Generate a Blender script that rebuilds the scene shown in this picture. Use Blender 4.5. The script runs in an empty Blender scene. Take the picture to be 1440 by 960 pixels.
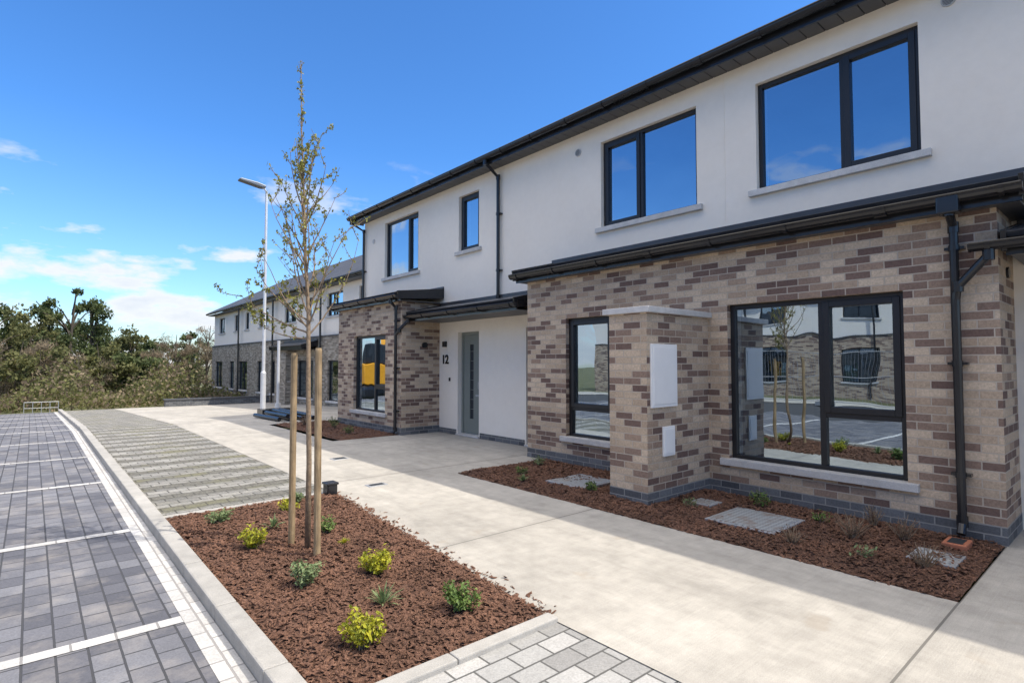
import bpy, math, random
from mathutils import Vector, Matrix, Euler
random.seed(7)
R=random.random
def U(a,b): return a+(b-a)*random.random()
scene=bpy.context.scene
COL=bpy.context.collection

# ------------------------------------------------------------------ materials
def newmat(name):
    m=bpy.data.materials.new(name); m.use_nodes=True
    nt=m.node_tree; b=nt.nodes["Principled BSDF"]
    return m,nt,b
def N(nt,t,**kw):
    n=nt.nodes.new(t)
    for k,v in kw.items(): setattr(n,k,v)
    return n
def ramp(nt,stops,fac=None,interp='LINEAR'):
    r=N(nt,"ShaderNodeValToRGB"); cr=r.color_ramp; cr.interpolation=interp
    while len(cr.elements)<len(stops): cr.elements.new(0.5)
    for e,(p,c) in zip(cr.elements,stops):
        e.position=p; e.color=(c[0],c[1],c[2],1) if hasattr(c,'__len__') else (c,c,c,1)
    if fac is not None: nt.links.new(fac,r.inputs[0])
    return r
def noise(nt,vec,scale,detail=4,rough=0.55):
    n=N(nt,"ShaderNodeTexNoise"); n.inputs["Scale"].default_value=scale
    n.inputs["Detail"].default_value=detail; n.inputs["Roughness"].default_value=rough
    nt.links.new(vec,n.inputs["Vector"]); return n
def mix(nt,a,b,fac,mode='MIX'):
    m=N(nt,"ShaderNodeMix",data_type='RGBA',blend_type=mode)
    for sock,v in ((m.inputs[0],fac),(m.inputs[6],a),(m.inputs[7],b)):
        if isinstance(v,(int,float)): sock.default_value=v
        elif isinstance(v,tuple): sock.default_value=(v[0],v[1],v[2],1)
        else: nt.links.new(v,sock)
    return m.outputs[2]
def mth(nt,op,a,b=None,c=None):
    m=N(nt,"ShaderNodeMath",operation=op)
    for i,v in enumerate((a,b,c)):
        if v is None: continue
        if isinstance(v,(int,float)): m.inputs[i].default_value=v
        else: nt.links.new(v,m.inputs[i])
    return m.outputs[0]
def bump(nt,b,h,dist,strength=1.0):
    n=N(nt,"ShaderNodeBump"); n.inputs["Distance"].default_value=dist; n.inputs["Strength"].default_value=strength
    nt.links.new(h,n.inputs["Height"]); nt.links.new(n.outputs[0],b.inputs["Normal"])
def objc(nt): return N(nt,"ShaderNodeTexCoord").outputs["Object"]

def simple(name,col,rough=0.6,metal=0.0,var=0.08,scale=6,bd=0.0,bs=60,spec=None):
    m,nt,b=newmat(name); oc=objc(nt)
    n=noise(nt,oc,scale,5)
    lo=tuple(c*(1-var) for c in col); hi=tuple(min(1,c*(1+var)) for c in col)
    r=ramp(nt,[(0.3,lo),(0.7,hi)],n.outputs[0]); nt.links.new(r.outputs[0],b.inputs["Base Color"])
    b.inputs["Roughness"].default_value=rough; b.inputs["Metallic"].default_value=metal
    if spec is not None: b.inputs["Specular IOR Level"].default_value=spec
    if bd>0: bump(nt,b,noise(nt,oc,bs,4).outputs[0],bd)
    return m

def wallvec(nt):
    """facade coordinates: along-wall, height (from world axes and true face normal)"""
    g=N(nt,"ShaderNodeNewGeometry"); s=N(nt,"ShaderNodeSeparateXYZ"); nt.links.new(g.outputs["True Normal"],s.inputs[0])
    o=N(nt,"ShaderNodeSeparateXYZ"); nt.links.new(objc(nt),o.inputs[0])
    f=mth(nt,'GREATER_THAN',mth(nt,'ABSOLUTE',s.outputs[0]),0.5)
    u=mth(nt,'ADD',mth(nt,'MULTIPLY',o.outputs[1],f),mth(nt,'MULTIPLY',mth(nt,'ADD',o.outputs[0],0.07),mth(nt,'SUBTRACT',1.0,f)))
    c=N(nt,"ShaderNodeCombineXYZ"); nt.links.new(u,c.inputs[0]); nt.links.new(o.outputs[2],c.inputs[1])
    return c.outputs[0]

def bricktex(nt,vec,w,h,mortar,smooth=0.1,offset=0.5,jit=0.0):
    if jit>0:
        n=noise(nt,vec,30,2); sc=N(nt,"ShaderNodeVectorMath",operation='MULTIPLY_ADD')
        nt.links.new(n.outputs["Color"],sc.inputs[0]); sc.inputs[1].default_value=(jit,jit,0); nt.links.new(vec,sc.inputs[2]); vec=sc.outputs[0]
    t=N(nt,"ShaderNodeTexBrick"); t.offset=offset; t.offset_frequency=2
    t.inputs["Color1"].default_value=(0,0,0,1); t.inputs["Color2"].default_value=(1,1,1,1); t.inputs["Mortar"].default_value=(0.5,0.5,0.5,1)
    t.inputs["Scale"].default_value=1; t.inputs["Mortar Size"].default_value=mortar; t.inputs["Mortar Smooth"].default_value=smooth
    t.inputs["Brick Width"].default_value=w; t.inputs["Row Height"].default_value=h; t.inputs["Bias"].default_value=0
    nt.links.new(vec,t.inputs["Vector"]); return t

def brickmat(name,stops,mortar,w=0.225,h=0.075,ms=0.006,jit=0.004):
    m,nt,b=newmat(name); v=wallvec(nt)
    t=bricktex(nt,v,w,h,ms,0.15,0.5,jit)
    col=ramp(nt,stops,t.outputs["Color"]).outputs[0]
    oc=objc(nt)
    n1=noise(nt,oc,55,4,0.7)
    col=mix(nt,col,ramp(nt,[(0.25,0.64),(0.75,1.3)],n1.outputs[0]).outputs[0],0.85,'MULTIPLY')
    n2=noise(nt,oc,1.3,3)
    col=mix(nt,col,ramp(nt,[(0.3,0.9),(0.7,1.08)],n2.outputs[0]).outputs[0],1.0,'MULTIPLY')
    mc=mix(nt,mortar,tuple(c*0.8 for c in mortar),noise(nt,oc,20,3).outputs[0])
    col=mix(nt,col,mc,t.outputs["Fac"])
    nt.links.new(col,b.inputs["Base Color"]); b.inputs["Roughness"].default_value=0.9
    hgt=mth(nt,'ADD',mth(nt,'MULTIPLY',mth(nt,'SUBTRACT',1.0,t.outputs["Fac"]),0.8),mth(nt,'MULTIPLY',n1.outputs[0],0.35))
    bump(nt,b,hgt,0.008)
    return m
BRICK=brickmat("buff_multi_brick",[(0.0,(0.145,0.09,0.072)),(0.2,(0.20,0.13,0.10)),(0.38,(0.33,0.23,0.165)),(0.52,(0.46,0.345,0.24)),(1.0,(0.61,0.48,0.345))],(0.53,0.445,0.355))
PLINTH=brickmat("blue_plinth_brick",[(0,(0.075,0.078,0.085)),(1,(0.17,0.175,0.18))],(0.32,0.31,0.29))
STONE=brickmat("grey_stone_brick",[(0,(0.17,0.14,0.11)),(0.5,(0.30,0.26,0.20)),(1,(0.44,0.39,0.32))],(0.38,0.34,0.28))

def sett(name,w,h,stops,mortar,ms=0.006,swap=False,rough=0.75,offset=0.5,stain=0.0,bd=0.006,smooth=0.2):
    m,nt,b=newmat(name); oc=objc(nt); v=oc
    if swap:
        s=N(nt,"ShaderNodeSeparateXYZ"); nt.links.new(oc,s.inputs[0]); c=N(nt,"ShaderNodeCombineXYZ")
        nt.links.new(s.outputs[1],c.inputs[0]); nt.links.new(s.outputs[0],c.inputs[1]); v=c.outputs[0]
    t=bricktex(nt,v,w,h,ms,smooth,offset,0.003)
    col=ramp(nt,stops,t.outputs["Color"]).outputs[0]
    n1=noise(nt,oc,90,4,0.7); n2=noise(nt,oc,0.9,5,0.6)
    col=mix(nt,col,ramp(nt,[(0.3,0.7),(0.7,1.25)],n1.outputs[0]).outputs[0],0.8,'MULTIPLY')
    col=mix(nt,col,ramp(nt,[(0.3,0.82),(0.7,1.15)],n2.outputs[0]).outputs[0],1.0,'MULTIPLY')
    if stain>0:
        n3=noise(nt,oc,2.7,6,0.65)
        f=mth(nt,'MULTIPLY',ramp(nt,[(0.48,0),(0.70,1)],n3.outputs[0]).outputs[0],stain)
        col=mix(nt,col,(0.42,0.38,0.33),f)
    col=mix(nt,col,mortar,t.outputs["Fac"])
    nt.links.new(col,b.inputs["Base Color"]); b.inputs["Roughness"].default_value=rough
    hgt=mth(nt,'ADD',mth(nt,'MULTIPLY',mth(nt,'SUBTRACT',1.0,t.outputs["Fac"]),0.8),mth(nt,'MULTIPLY',n1.outputs[0],0.25))
    bump(nt,b,hgt,bd)
    return m
PARK=sett("dark_setts",0.20,0.135,[(0,(0.085,0.086,0.10)),(0.5,(0.13,0.131,0.147)),(1,(0.18,0.182,0.198))],(0.05,0.05,0.053),swap=True,stain=0.36)
WHITES=sett("white_setts",0.20,0.10,[(0,(0.44,0.43,0.41)),(1,(0.60,0.585,0.555))],(0.28,0.265,0.25),swap=True,stain=0.2)
LINES=sett("line_setts",0.2,0.5,[(0,(0.46,0.45,0.43)),(1,(0.60,0.585,0.56))],(0.25,0.24,0.23),offset=0.0)
LIGHTP=sett("light_pavers",0.21,0.14,[(0,(0.25,0.245,0.235)),(0.6,(0.35,0.345,0.33)),(1,(0.43,0.42,0.40))],(0.10,0.098,0.092),ms=0.006)

def concrete(name,base,joints=True,brush=True):
    m,nt,b=newmat(name); oc=objc(nt)
    s=N(nt,"ShaderNodeSeparateXYZ"); nt.links.new(oc,s.inputs[0])
    n1=noise(nt,oc,0.8,6,0.65); n2=noise(nt,oc,7,5,0.6); n3=noise(nt,oc,160,3)
    col=mix(nt,tuple(c*0.78 for c in base),tuple(c*1.13 for c in base),ramp(nt,[(0.3,0),(0.7,1)],n1.outputs[0]).outputs[0])
    col=mix(nt,col,ramp(nt,[(0.3,0.87),(0.7,1.1)],n2.outputs[0]).outputs[0],1,'MULTIPLY')
    col=mix(nt,col,ramp(nt,[(0.3,0.85),(0.7,1.12)],n3.outputs[0]).outputs[0],1,'MULTIPLY')
    h=n3.outputs[0]
    if brush:
        mp=N(nt,"ShaderNodeMapping"); mp.inputs["Scale"].default_value=(0.8,45,1); nt.links.new(oc,mp.inputs[0])
        n4=noise(nt,mp.outputs[0],2.2,4,0.6)
        col=mix(nt,col,ramp(nt,[(0.35,0.955),(0.65,1.035)],n4.outputs[0]).outputs[0],1,'MULTIPLY')
        h=mth(nt,'ADD',mth(nt,'MULTIPLY',n4.outputs[0],1.4),h)
        mp2=N(nt,"ShaderNodeMapping"); mp2.inputs["Scale"].default_value=(2.5,0.5,1); nt.links.new(oc,mp2.inputs[0])
        n5=noise(nt,mp2.outputs[0],1.8,6,0.7)
        col=mix(nt,col,ramp(nt,[(0.36,0.88),(0.55,1.02)],n5.outputs[0]).outputs[0],1,'MULTIPLY')
        n6=noise(nt,oc,2.4,3,0.5)   # scattered dry mud spots
        sp_=ramp(nt,[(0.66,0),(0.72,1)],n6.outputs[0]).outputs[0]
        col=mix(nt,col,(0.30,0.25,0.19),mth(nt,'MULTIPLY',sp_,0.35))
    if joints:
        fr=mth(nt,'FRACT',mth(nt,'DIVIDE',mth(nt,'ADD',s.outputs[1],-0.87+90),3.0))
        d=mth(nt,'MINIMUM',fr,mth(nt,'SUBTRACT',1.0,fr))
        j=mth(nt,'LESS_THAN',d,0.0022)
        wet=ramp(nt,[(0.0,0.88),(0.03,1.0)],d).outputs[0]
        col=mix(nt,col,wet,1,'MULTIPLY')
        col=mix(nt,col,tuple(c*0.35 for c in base),j)
    nt.links.new(col,b.inputs["Base Color"]); b.inputs["Roughness"].default_value=0.85
    bump(nt,b,h,0.002,0.7)
    return m
CONC=concrete("brushed_concrete",(0.425,0.40,0.355))
KERB=concrete("kerb_concrete",(0.39,0.375,0.345),False,False)
SILL=concrete("sill_concrete",(0.58,0.565,0.54),False,False)

def render_mat():
    m,nt,b=newmat("cream_render"); oc=objc(nt)
    n1=noise(nt,oc,0.7,5,0.6); n2=noise(nt,oc,240,3,0.6)
    col=mix(nt,(0.87,0.79,0.68),(0.91,0.84,0.735),ramp(nt,[(0.3,0),(0.7,1)],n1.outputs[0]).outputs[0])
    col=mix(nt,col,ramp(nt,[(0.3,0.965),(0.7,1.01)],noise(nt,oc,9,5,0.7).outputs[0]).outputs[0],1,'MULTIPLY')
    nt.links.new(col,b.inputs["Base Color"]); b.inputs["Roughness"].default_value=0.95
    bump(nt,b,n2.outputs[0],0.005,0.6); return m
RENDER=render_mat()
BLACK=simple("black_upvc",(0.016,0.0165,0.019),0.22,var=0.15)
FRAME=simple("anthracite_frame",(0.012,0.0125,0.015),0.42,var=0.1)
SOFFIT=simple("grey_soffit",(0.085,0.085,0.088),0.5)
SGAP=simple("soffit_gap",(0.01,0.01,0.01),0.8)
LEAD=simple("roof_membrane",(0.05,0.052,0.058),0.40,var=0.25,scale=3,bd=0.003,bs=12)
WHITEM=simple("white_grp",(0.85,0.84,0.81),0.45,var=0.02)
DOORM=simple("grey_green_door",(0.20,0.22,0.195),0.5,var=0.03)
ROOM=simple("room_paint",(0.26,0.29,0.31),0.9,var=0.05)
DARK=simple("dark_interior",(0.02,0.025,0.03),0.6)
GALV=simple("galvanised",(0.42,0.43,0.44),0.45,0.5)
WHITEPOLE=simple("pole_grey",(0.62,0.63,0.64),0.4,0.2)
ASPH=simple("asphalt",(0.055,0.055,0.057),0.9,var=0.2,scale=40,bd=0.004,bs=200)
TERRA=simple("terracotta",(0.36,0.13,0.07),0.8)
YELLOW=simple("yellow_paint",(0.85,0.36,0.015),0.4)
def roof_mat():
    m,nt,b=newmat("slate_roof"); oc=objc(nt)
    s=N(nt,"ShaderNodeSeparateXYZ"); nt.links.new(oc,s.inputs[0]); c=N(nt,"ShaderNodeCombineXYZ")
    nt.links.new(s.outputs[1],c.inputs[0]); nt.links.new(s.outputs[0],c.inputs[1])
    t=bricktex(nt,c.outputs[0],0.33,0.30,0.012,0.3)
    col=ramp(nt,[(0,(0.035,0.037,0.042)),(1,(0.07,0.073,0.08))],t.outputs["Color"]).outputs[0]
    col=mix(nt,col,(0.01,0.01,0.012),t.outputs["Fac"]); nt.links.new(col,b.inputs["Base Color"]); b.inputs["Roughness"].default_value=0.6
    bump(nt,b,mth(nt,'SUBTRACT',1.0,t.outputs["Fac"]),0.02); return m
ROOF=roof_mat()
def glass_mat():
    m,nt,b=newmat("window_glass"); out=nt.nodes["Material Output"]; nt.nodes.remove(b)
    g=N(nt,"ShaderNodeBsdfGlossy"); g.inputs["Roughness"].default_value=0.0; g.inputs["Color"].default_value=(0.66,0.80,0.93,1)
    t=N(nt,"ShaderNodeBsdfTransparent"); t.inputs["Color"].default_value=(0.55,0.64,0.70,1)
    mx=N(nt,"ShaderNodeMixShader"); lw=N(nt,"ShaderNodeLayerWeight"); lw.inputs["Blend"].default_value=0.35
    f=mth(nt,'ADD',mth(nt,'MULTIPLY',lw.outputs["Facing"],0.35),0.48)
    nt.links.new(f,mx.inputs[0]); nt.links.new(t.outputs[0],mx.inputs[1]); nt.links.new(g.outputs[0],mx.inputs[2])
    bn=N(nt,"ShaderNodeBump"); bn.inputs["Distance"].default_value=0.006; bn.inputs["Strength"].default_value=0.5
    nt.links.new(noise(nt,objc(nt),1.8,1).outputs[0],bn.inputs["Height"]); nt.links.new(bn.outputs[0],g.inputs["Normal"])
    nt.links.new(mx.outputs[0],out.inputs[0]); return m
GLASS=glass_mat()
def leafmat(name,lo,hi,scale=3.0,rough=0.6,trans=0.25):
    m,nt,b=newmat(name); oc=objc(nt)
    n=noise(nt,oc,scale,3); n2=noise(nt,oc,scale*9,2)
    f=mth(nt,'ADD',mth(nt,'MULTIPLY',n.outputs[0],0.6),mth(nt,'MULTIPLY',n2.outputs[0],0.4))
    r=ramp(nt,[(0.36,lo),(0.64,hi)],f); nt.links.new(r.outputs[0],b.inputs["Base Color"]); b.inputs["Roughness"].default_value=rough
    out=nt.nodes["Material Output"]; tr=N(nt,"ShaderNodeBsdfTranslucent"); nt.links.new(r.outputs[0],tr.inputs[0])
    mx=N(nt,"ShaderNodeMixShader"); mx.inputs[0].default_value=trans
    nt.links.new(b.outputs[0],mx.inputs[1]); nt.links.new(tr.outputs[0],mx.inputs[2]); nt.links.new(mx.outputs[0],out.inputs[0])
    return m
L_YEL=leafmat("leaf_golden",(0.14,0.19,0.015),(0.60,0.54,0.03),25)
L_GRN=leafmat("leaf_green",(0.04,0.09,0.018),(0.20,0.29,0.06),25)
L_SAGE=leafmat("leaf_sage",(0.09,0.14,0.05),(0.28,0.35,0.16),25)
L_TREE=leafmat("leaf_spring",(0.14,0.15,0.025),(0.38,0.36,0.07),14)
L_RED=leafmat("leaf_bronze",(0.09,0.05,0.035),(0.24,0.14,0.09),25)
L_BGD=leafmat("leaf_pine",(0.035,0.055,0.018),(0.14,0.17,0.055),0.8,0.8,0.35)
L_BGO=leafmat("leaf_olive",(0.06,0.07,0.022),(0.22,0.215,0.075),0.8,0.8,0.35)
L_BGB=leafmat("twigs_brown",(0.12,0.09,0.06),(0.32,0.25,0.16),0.6,0.9)
BARK=simple("bark",(0.25,0.18,0.115),0.9,var=0.35,scale=30,bd=0.003,bs=90)
BARKD=simple("bark_dark",(0.08,0.065,0.045),0.9,var=0.3,scale=4)
def timber_mat():
    m,nt,b=newmat("stake_timber"); oc=objc(nt)
    mp=N(nt,"ShaderNodeMapping"); mp.inputs["Scale"].default_value=(60,60,3); nt.links.new(oc,mp.inputs[0])
    n=noise(nt,mp.outputs[0],1.5,5,0.7); n2=noise(nt,oc,9,4)
    col=ramp(nt,[(0.3,(0.20,0.135,0.07)),(0.6,(0.38,0.275,0.155)),(0.8,(0.46,0.35,0.21))],n.outputs[0]).outputs[0]
    col=mix(nt,col,ramp(nt,[(0.3,0.7),(0.6,1.05)],n2.outputs[0]).outputs[0],1,'MULTIPLY')
    nt.links.new(col,b.inputs["Base Color"]); b.inputs["Roughness"].default_value=0.85; bump(nt,b,n.outputs[0],0.003); return m
TIMBER=timber_mat()
def mulch_mat(name,k=1.0):
    m,nt,b=newmat(name); oc=objc(nt)
    n=noise(nt,oc,70,5,0.75); n2=noise(nt,oc,2,4)
    r=ramp(nt,[(0.28,(0.03*k,0.015*k,0.009*k)),(0.45,(0.11*k,0.053*k,0.032*k)),(0.6,(0.20*k,0.103*k,0.064*k)),(0.78,(0.38*k,0.23*k,0.15*k))],n.outputs[0])
    col=mix(nt,r.outputs[0],ramp(nt,[(0.3,0.7),(0.7,1.2)],n2.outputs[0]).outputs[0],1,'MULTIPLY')
    nt.links.new(col,b.inputs["Base Color"]); b.inputs["Roughness"].default_value=0.95
    bump(nt,b,n.outputs[0],0.02); return m
MULCH=mulch_mat("bark_mulch",0.9); CHIP=mulch_mat("bark_chips",1.35)
def terrain_mat():
    m,nt,b=newmat("rough_grass"); oc=objc(nt)
    n=noise(nt,oc,0.25,6,0.65); n2=noise(nt,oc,6,5,0.7)
    r=ramp(nt,[(0.3,(0.06,0.075,0.025)),(0.55,(0.13,0.13,0.055)),(0.75,(0.2,0.17,0.1))],n.outputs[0])
    col=mix(nt,r.outputs[0],ramp(nt,[(0.3,0.6),(0.7,1.3)],n2.outputs[0]).outputs[0],1,'MULTIPLY')
    nt.links.new(col,b.inputs["Base Color"]); b.inputs["Roughness"].default_value=1; bump(nt,b,n2.outputs[0],0.05); return m
TERRAIN=terrain_mat()
def stripbay_mat():
    m,nt,b=newmat("banded_setts"); oc=objc(nt)
    s=N(nt,"ShaderNodeSeparateXYZ"); nt.links.new(oc,s.inputs[0])
    nw=noise(nt,oc,2.2,6,0.75); nv=noise(nt,oc,0.9,3,0.6)
    yy=mth(nt,'ADD',s.outputs[1],mth(nt,'MULTIPLY',mth(nt,'SUBTRACT',nw.outputs[0],0.5),0.30))
    fr=mth(nt,'FRACT',mth(nt,'DIVIDE',yy,0.62))
    band=ramp(nt,[(0.0,0),(0.10,1),(0.55,1),(0.72,0),(1,0)],fr).outputs[0]
    band=mth(nt,'MULTIPLY',band,ramp(nt,[(0.35,0.65),(0.55,1.0)],nv.outputs[0]).outputs[0])
    t=bricktex(nt,oc,0.21,0.155,0.008,0.3,0.5,0.008)
    c1=ramp(nt,[(0,(0.29,0.285,0.265)),(1,(0.47,0.455,0.42))],t.outputs["Color"]).outputs[0]
    n1=noise(nt,oc,40,5,0.75); n2=noise(nt,oc,1.3,4)
    moss=mix(nt,(0.10,0.097,0.085),(0.27,0.26,0.22),ramp(nt,[(0.35,0),(0.65,1)],n1.outputs[0]).outputs[0])
    moss=mix(nt,moss,(0.25,0.24,0.11),mth(nt,'MULTIPLY',ramp(nt,[(0.5,0),(0.62,1)],n2.outputs[0]).outputs[0],0.5))
    c1=mix(nt,c1,ramp(nt,[(0.3,0.65),(0.7,1.2)],n1.outputs[0]).outputs[0],1,'MULTIPLY')
    col=mix(nt,moss,c1,band)
    col=mix(nt,col,(0.09,0.087,0.075),mth(nt,'MULTIPLY',t.outputs["Fac"],0.85))
    nt.links.new(col,b.inputs["Base Color"]); b.inputs["Roughness"].default_value=0.95
    hh=mth(nt,'SUBTRACT',mth(nt,'ADD',mth(nt,'MULTIPLY',band,1.5),n1.outputs[0]),t.outputs["Fac"])
    bump(nt,b,hh,0.03); return m
STRIPB=stripbay_mat()
def plate_mat():
    m,nt,b=newmat("checker_plate"); oc=objc(nt)
    mp=N(nt,"ShaderNodeMapping"); mp.inputs["Rotation"].default_value=(0,0,0.785); nt.links.new(oc,mp.inputs[0])
    ch=N(nt,"ShaderNodeTexChecker"); ch.inputs["Scale"].default_value=28; nt.links.new(mp.outputs[0],ch.inputs[0])
    col=mix(nt,(0.27,0.29,0.30),(0.42,0.44,0.45),ch.outputs["Fac"])
    col=mix(nt,col,(0.24,0.16,0.11),mth(nt,'MULTIPLY',ramp(nt,[(0.5,0),(0.65,1)],noise(nt,oc,7,6,0.7).outputs[0]).outputs[0],0.7))
    nt.links.new(col,b.inputs["Base Color"])
    b.inputs["Metallic"].default_value=0.3; b.inputs["Roughness"].default_value=0.5; bump(nt,b,ch.outputs["Fac"],0.003); return m
PLATE=plate_mat()

# ------------------------------------------------------------------ geometry
class MB:
    def __init__(s): s.v=[]; s.f=[]
    def face(s,pts):
        i=len(s.v); s.v+= [tuple(p) for p in pts]; s.f.append(tuple(range(i,i+len(pts))))
    def box(s,x0,x1,y0,y1,z0,z1):
        i=len(s.v)
        s.v+=[(x0,y0,z0),(x1,y0,z0),(x1,y1,z0),(x0,y1,z0),(x0,y0,z1),(x1,y0,z1),(x1,y1,z1),(x0,y1,z1)]
        for f in ((0,3,2,1),(4,5,6,7),(0,1,5,4),(1,2,6,5),(2,3,7,6),(3,0,4,7)): s.f.append(tuple(i+k for k in f))
        return s
    def tube(s,pts,rads,n=8,cap=True):
        pts=[Vector(p) for p in pts]
        if not hasattr(rads,'__len__'): rads=[rads]*len(pts)
        base=len(s.v); prev=None
        for k,p in enumerate(pts):
            d=(pts[min(k+1,len(pts)-1)]-pts[max(k-1,0)]).normalized()
            a=Vector((1,0,0)) if abs(d.x)<0.8 else Vector((0,1,0))
            if prev is not None: a=prev
            x=(a-d*a.dot(d)).normalized(); prev=x; y=d.cross(x)
            for j in range(n):
                t=2*math.pi*j/n; q=p+(x*math.cos(t)+y*math.sin(t))*rads[k]; s.v.append(tuple(q))
        for k in range(len(pts)-1):
            for j in range(n):
                a=base+k*n+j; b=base+k*n+(j+1)%n; s.f.append((a,b,b+n,a+n))
        if cap:
            s.f.append(tuple(base+j for j in reversed(range(n)))); s.f.append(tuple(base+(len(pts)-1)*n+j for j in range(n)))
        return s
    def profile_y(s,prof,y0,y1,closed=True):
        n=len(prof); i=len(s.v)
        s.v+=[(x,y0,z) for x,z in prof]+[(x,y1,z) for x,z in prof]
        for j in range(n if closed else n-1):
            k=(j+1)%n; s.f.append((i+j,i+k,i+n+k,i+n+j))
        if closed:
            s.f.append(tuple(i+j for j in reversed(range(n)))); s.f.append(tuple(i+n+j for j in range(n)))
        return s
    def wall(s,x0,x1,y0,y1,z0,z1,holes=()):
        ys=sorted({y0,y1,*[h[0] for h in holes],*[h[1] for h in holes]}); zs=sorted({z0,z1,*[h[2] for h in holes],*[h[3] for h in holes]})
        def solid(i,j):
            if i<0 or j<0 or i>=len(ys)-1 or j>=len(zs)-1: return False
            cy=(ys[i]+ys[i+1])/2; cz=(zs[j]+zs[j+1])/2
            return not any(h[0]<cy<h[1] and h[2]<cz<h[3] for h in holes)
        for i in range(len(ys)-1):
            for j in range(len(zs)-1):
                if not solid(i,j): continue
                a,b,c,d=ys[i],ys[i+1],zs[j],zs[j+1]
                s.face([(x0,b,c),(x0,a,c),(x0,a,d),(x0,b,d)]); s.face([(x1,a,c),(x1,b,c),(x1,b,d),(x1,a,d)])
                if not solid(i-1,j): s.face([(x0,a,c),(x1,a,c),(x1,a,d),(x0,a,d)])
                if not solid(i+1,j): s.face([(x1,b,c),(x0,b,c),(x0,b,d),(x1,b,d)])
                if not solid(i,j-1): s.face([(x0,a,c),(x0,b,c),(x1,b,c),(x1,a,c)])
                if not solid(i,j+1): s.face([(x0,a,d),(x1,a,d),(x1,b,d),(x0,b,d)])
        return s
    def obj(s,name,mat,parent=None,bevel=0,smooth=False):
        me=bpy.data.meshes.new(name); me.from_pydata(s.v,[],s.f); me.materials.append(mat)
        if smooth: me.polygons.foreach_set("use_smooth",[True]*len(me.polygons))
        o=bpy.data.objects.new(name,me); COL.objects.link(o)
        if bevel>0:
            b=o.modifiers.new("bevel","BEVEL"); b.width=bevel; b.segments=2; b.limit_method='ANGLE'; b.angle_limit=0.7
        if parent is not None:
            o.parent=parent; o.matrix_parent_inverse=Matrix.Translation(parent.location).inverted()
        return o
def empty(name,loc=(0,0,0)):
    e=bpy.data.objects.new(name,None); e.location=loc; COL.objects.link(e); return e

def gz(y): return 0.0 if y<16 else -0.032*(min(y,46)-16)

# ------------------------------------------------------------------ ground
def sheet(name,xl,xr,y0,y1,z,mat,nx=1):
    mb=MB(); ys={y0,y1}; y=math.floor(y0)+1
    while y<y1: ys.add(y); y+=1
    for e in (2.35,6.4):
        if y0<e<y1: ys.add(e)
    ys=sorted(ys)
    f=lambda q,y: q(y) if callable(q) else q
    for a,b in zip(ys,ys[1:]):
        mb.face([(f(xl,a),a,gz(a)+z),(f(xr,a),a,gz(a)+z),(f(xr,b),b,gz(b)+z),(f(xl,b),b,gz(b)+z)])
    return mb.obj(name,mat)
mb=MB()
for a,b in ((-300,-40),(-40,16),(16,46),(46,120),(120,600)):
    for c,d in ((-300,-60),(-60,60),(60,300)): mb.face([(c,a,gz(a)-0.12),(d,a,gz(a)-0.12),(d,b,gz(b)-0.12),(c,b,gz(b)-0.12)])
mb.obj("ground",TERRAIN)
def edge(y):
    if y<=2.35: return 2.36
    if y>=6.4: return 2.70
    return 2.36+(y-2.35)*0.084
sheet("parking_bay_paving",-5.0,0.725,-25,29,-0.03,PARK)
sheet("white_paving_strip",0.725,0.862,-25,29,-0.028,WHITES)
mb=MB()
for y in (-8.6,-6.1,-3.6,-1.1,1.35,3.87,6.22,8.95,11.5,14.06,16.6,19.1,21.6,24.1,26.6):
    z=gz(y)-0.026
    mb.face([(-4.2,y-0.05,z),(0.722,y-0.05,z),(0.722,y+0.05,z),(-4.2,y+0.05,z)])
mb.obj("parking_bay_markings",LINES)
sheet("road",-10.0,-5.0,-60,60,-0.034,ASPH)
sheet("footpath_opposite",-13,-10.0,-30,40,-0.02,CONC)
sheet("concrete_footpath",edge,lambda y:4.46,-25,29,0,CONC)
mb=MB()
for a,b in ((-25,0.87),(6.33,10.52),(14.4,29)):
    ys=[a]+[y for y in range(int(a)+1,int(b)+1) if a<y<b]+[b]
    for p,q in zip(ys,ys[1:]):
        xr=6.9 if b<14.4 else 9.6
        mb.face([(4.46,p,gz(p)-0.002),(xr,p,gz(p)-0.002),(xr,q,gz(q)-0.002),(4.46,q,gz(q)-0.002)])
mb.obj("concrete_entrance_path",CONC)
sheet("light_block_paving",0.98,2.37,-25,2.34,-0.006,LIGHTP)
sheet("banded_paving",0.985,2.71,6.36,29,-0.004,STRIPB)

kerb=empty("kerb",(0.92,10,0)); mb=MB()
y=-10.0
while y<29:
    z=gz(y+0.45)+U(-.002,.002); mb.box(0.865,0.99,y+0.004,y+0.911,z-0.15,z+0.055); y+=0.915
mb.obj("kerb_stones",KERB,kerb,bevel=0.012)
mb=MB()
mb.box(0.995,1.655,2.335,2.425,-0.15,0.024); mb.box(1.66,2.37,2.335,2.425,-0.15,0.024)
mb.box(0.995,2.70,6.33,6.40,-0.15,0.015)
mb.obj("bed_edging",KERB,kerb,bevel=0.008)

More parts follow.
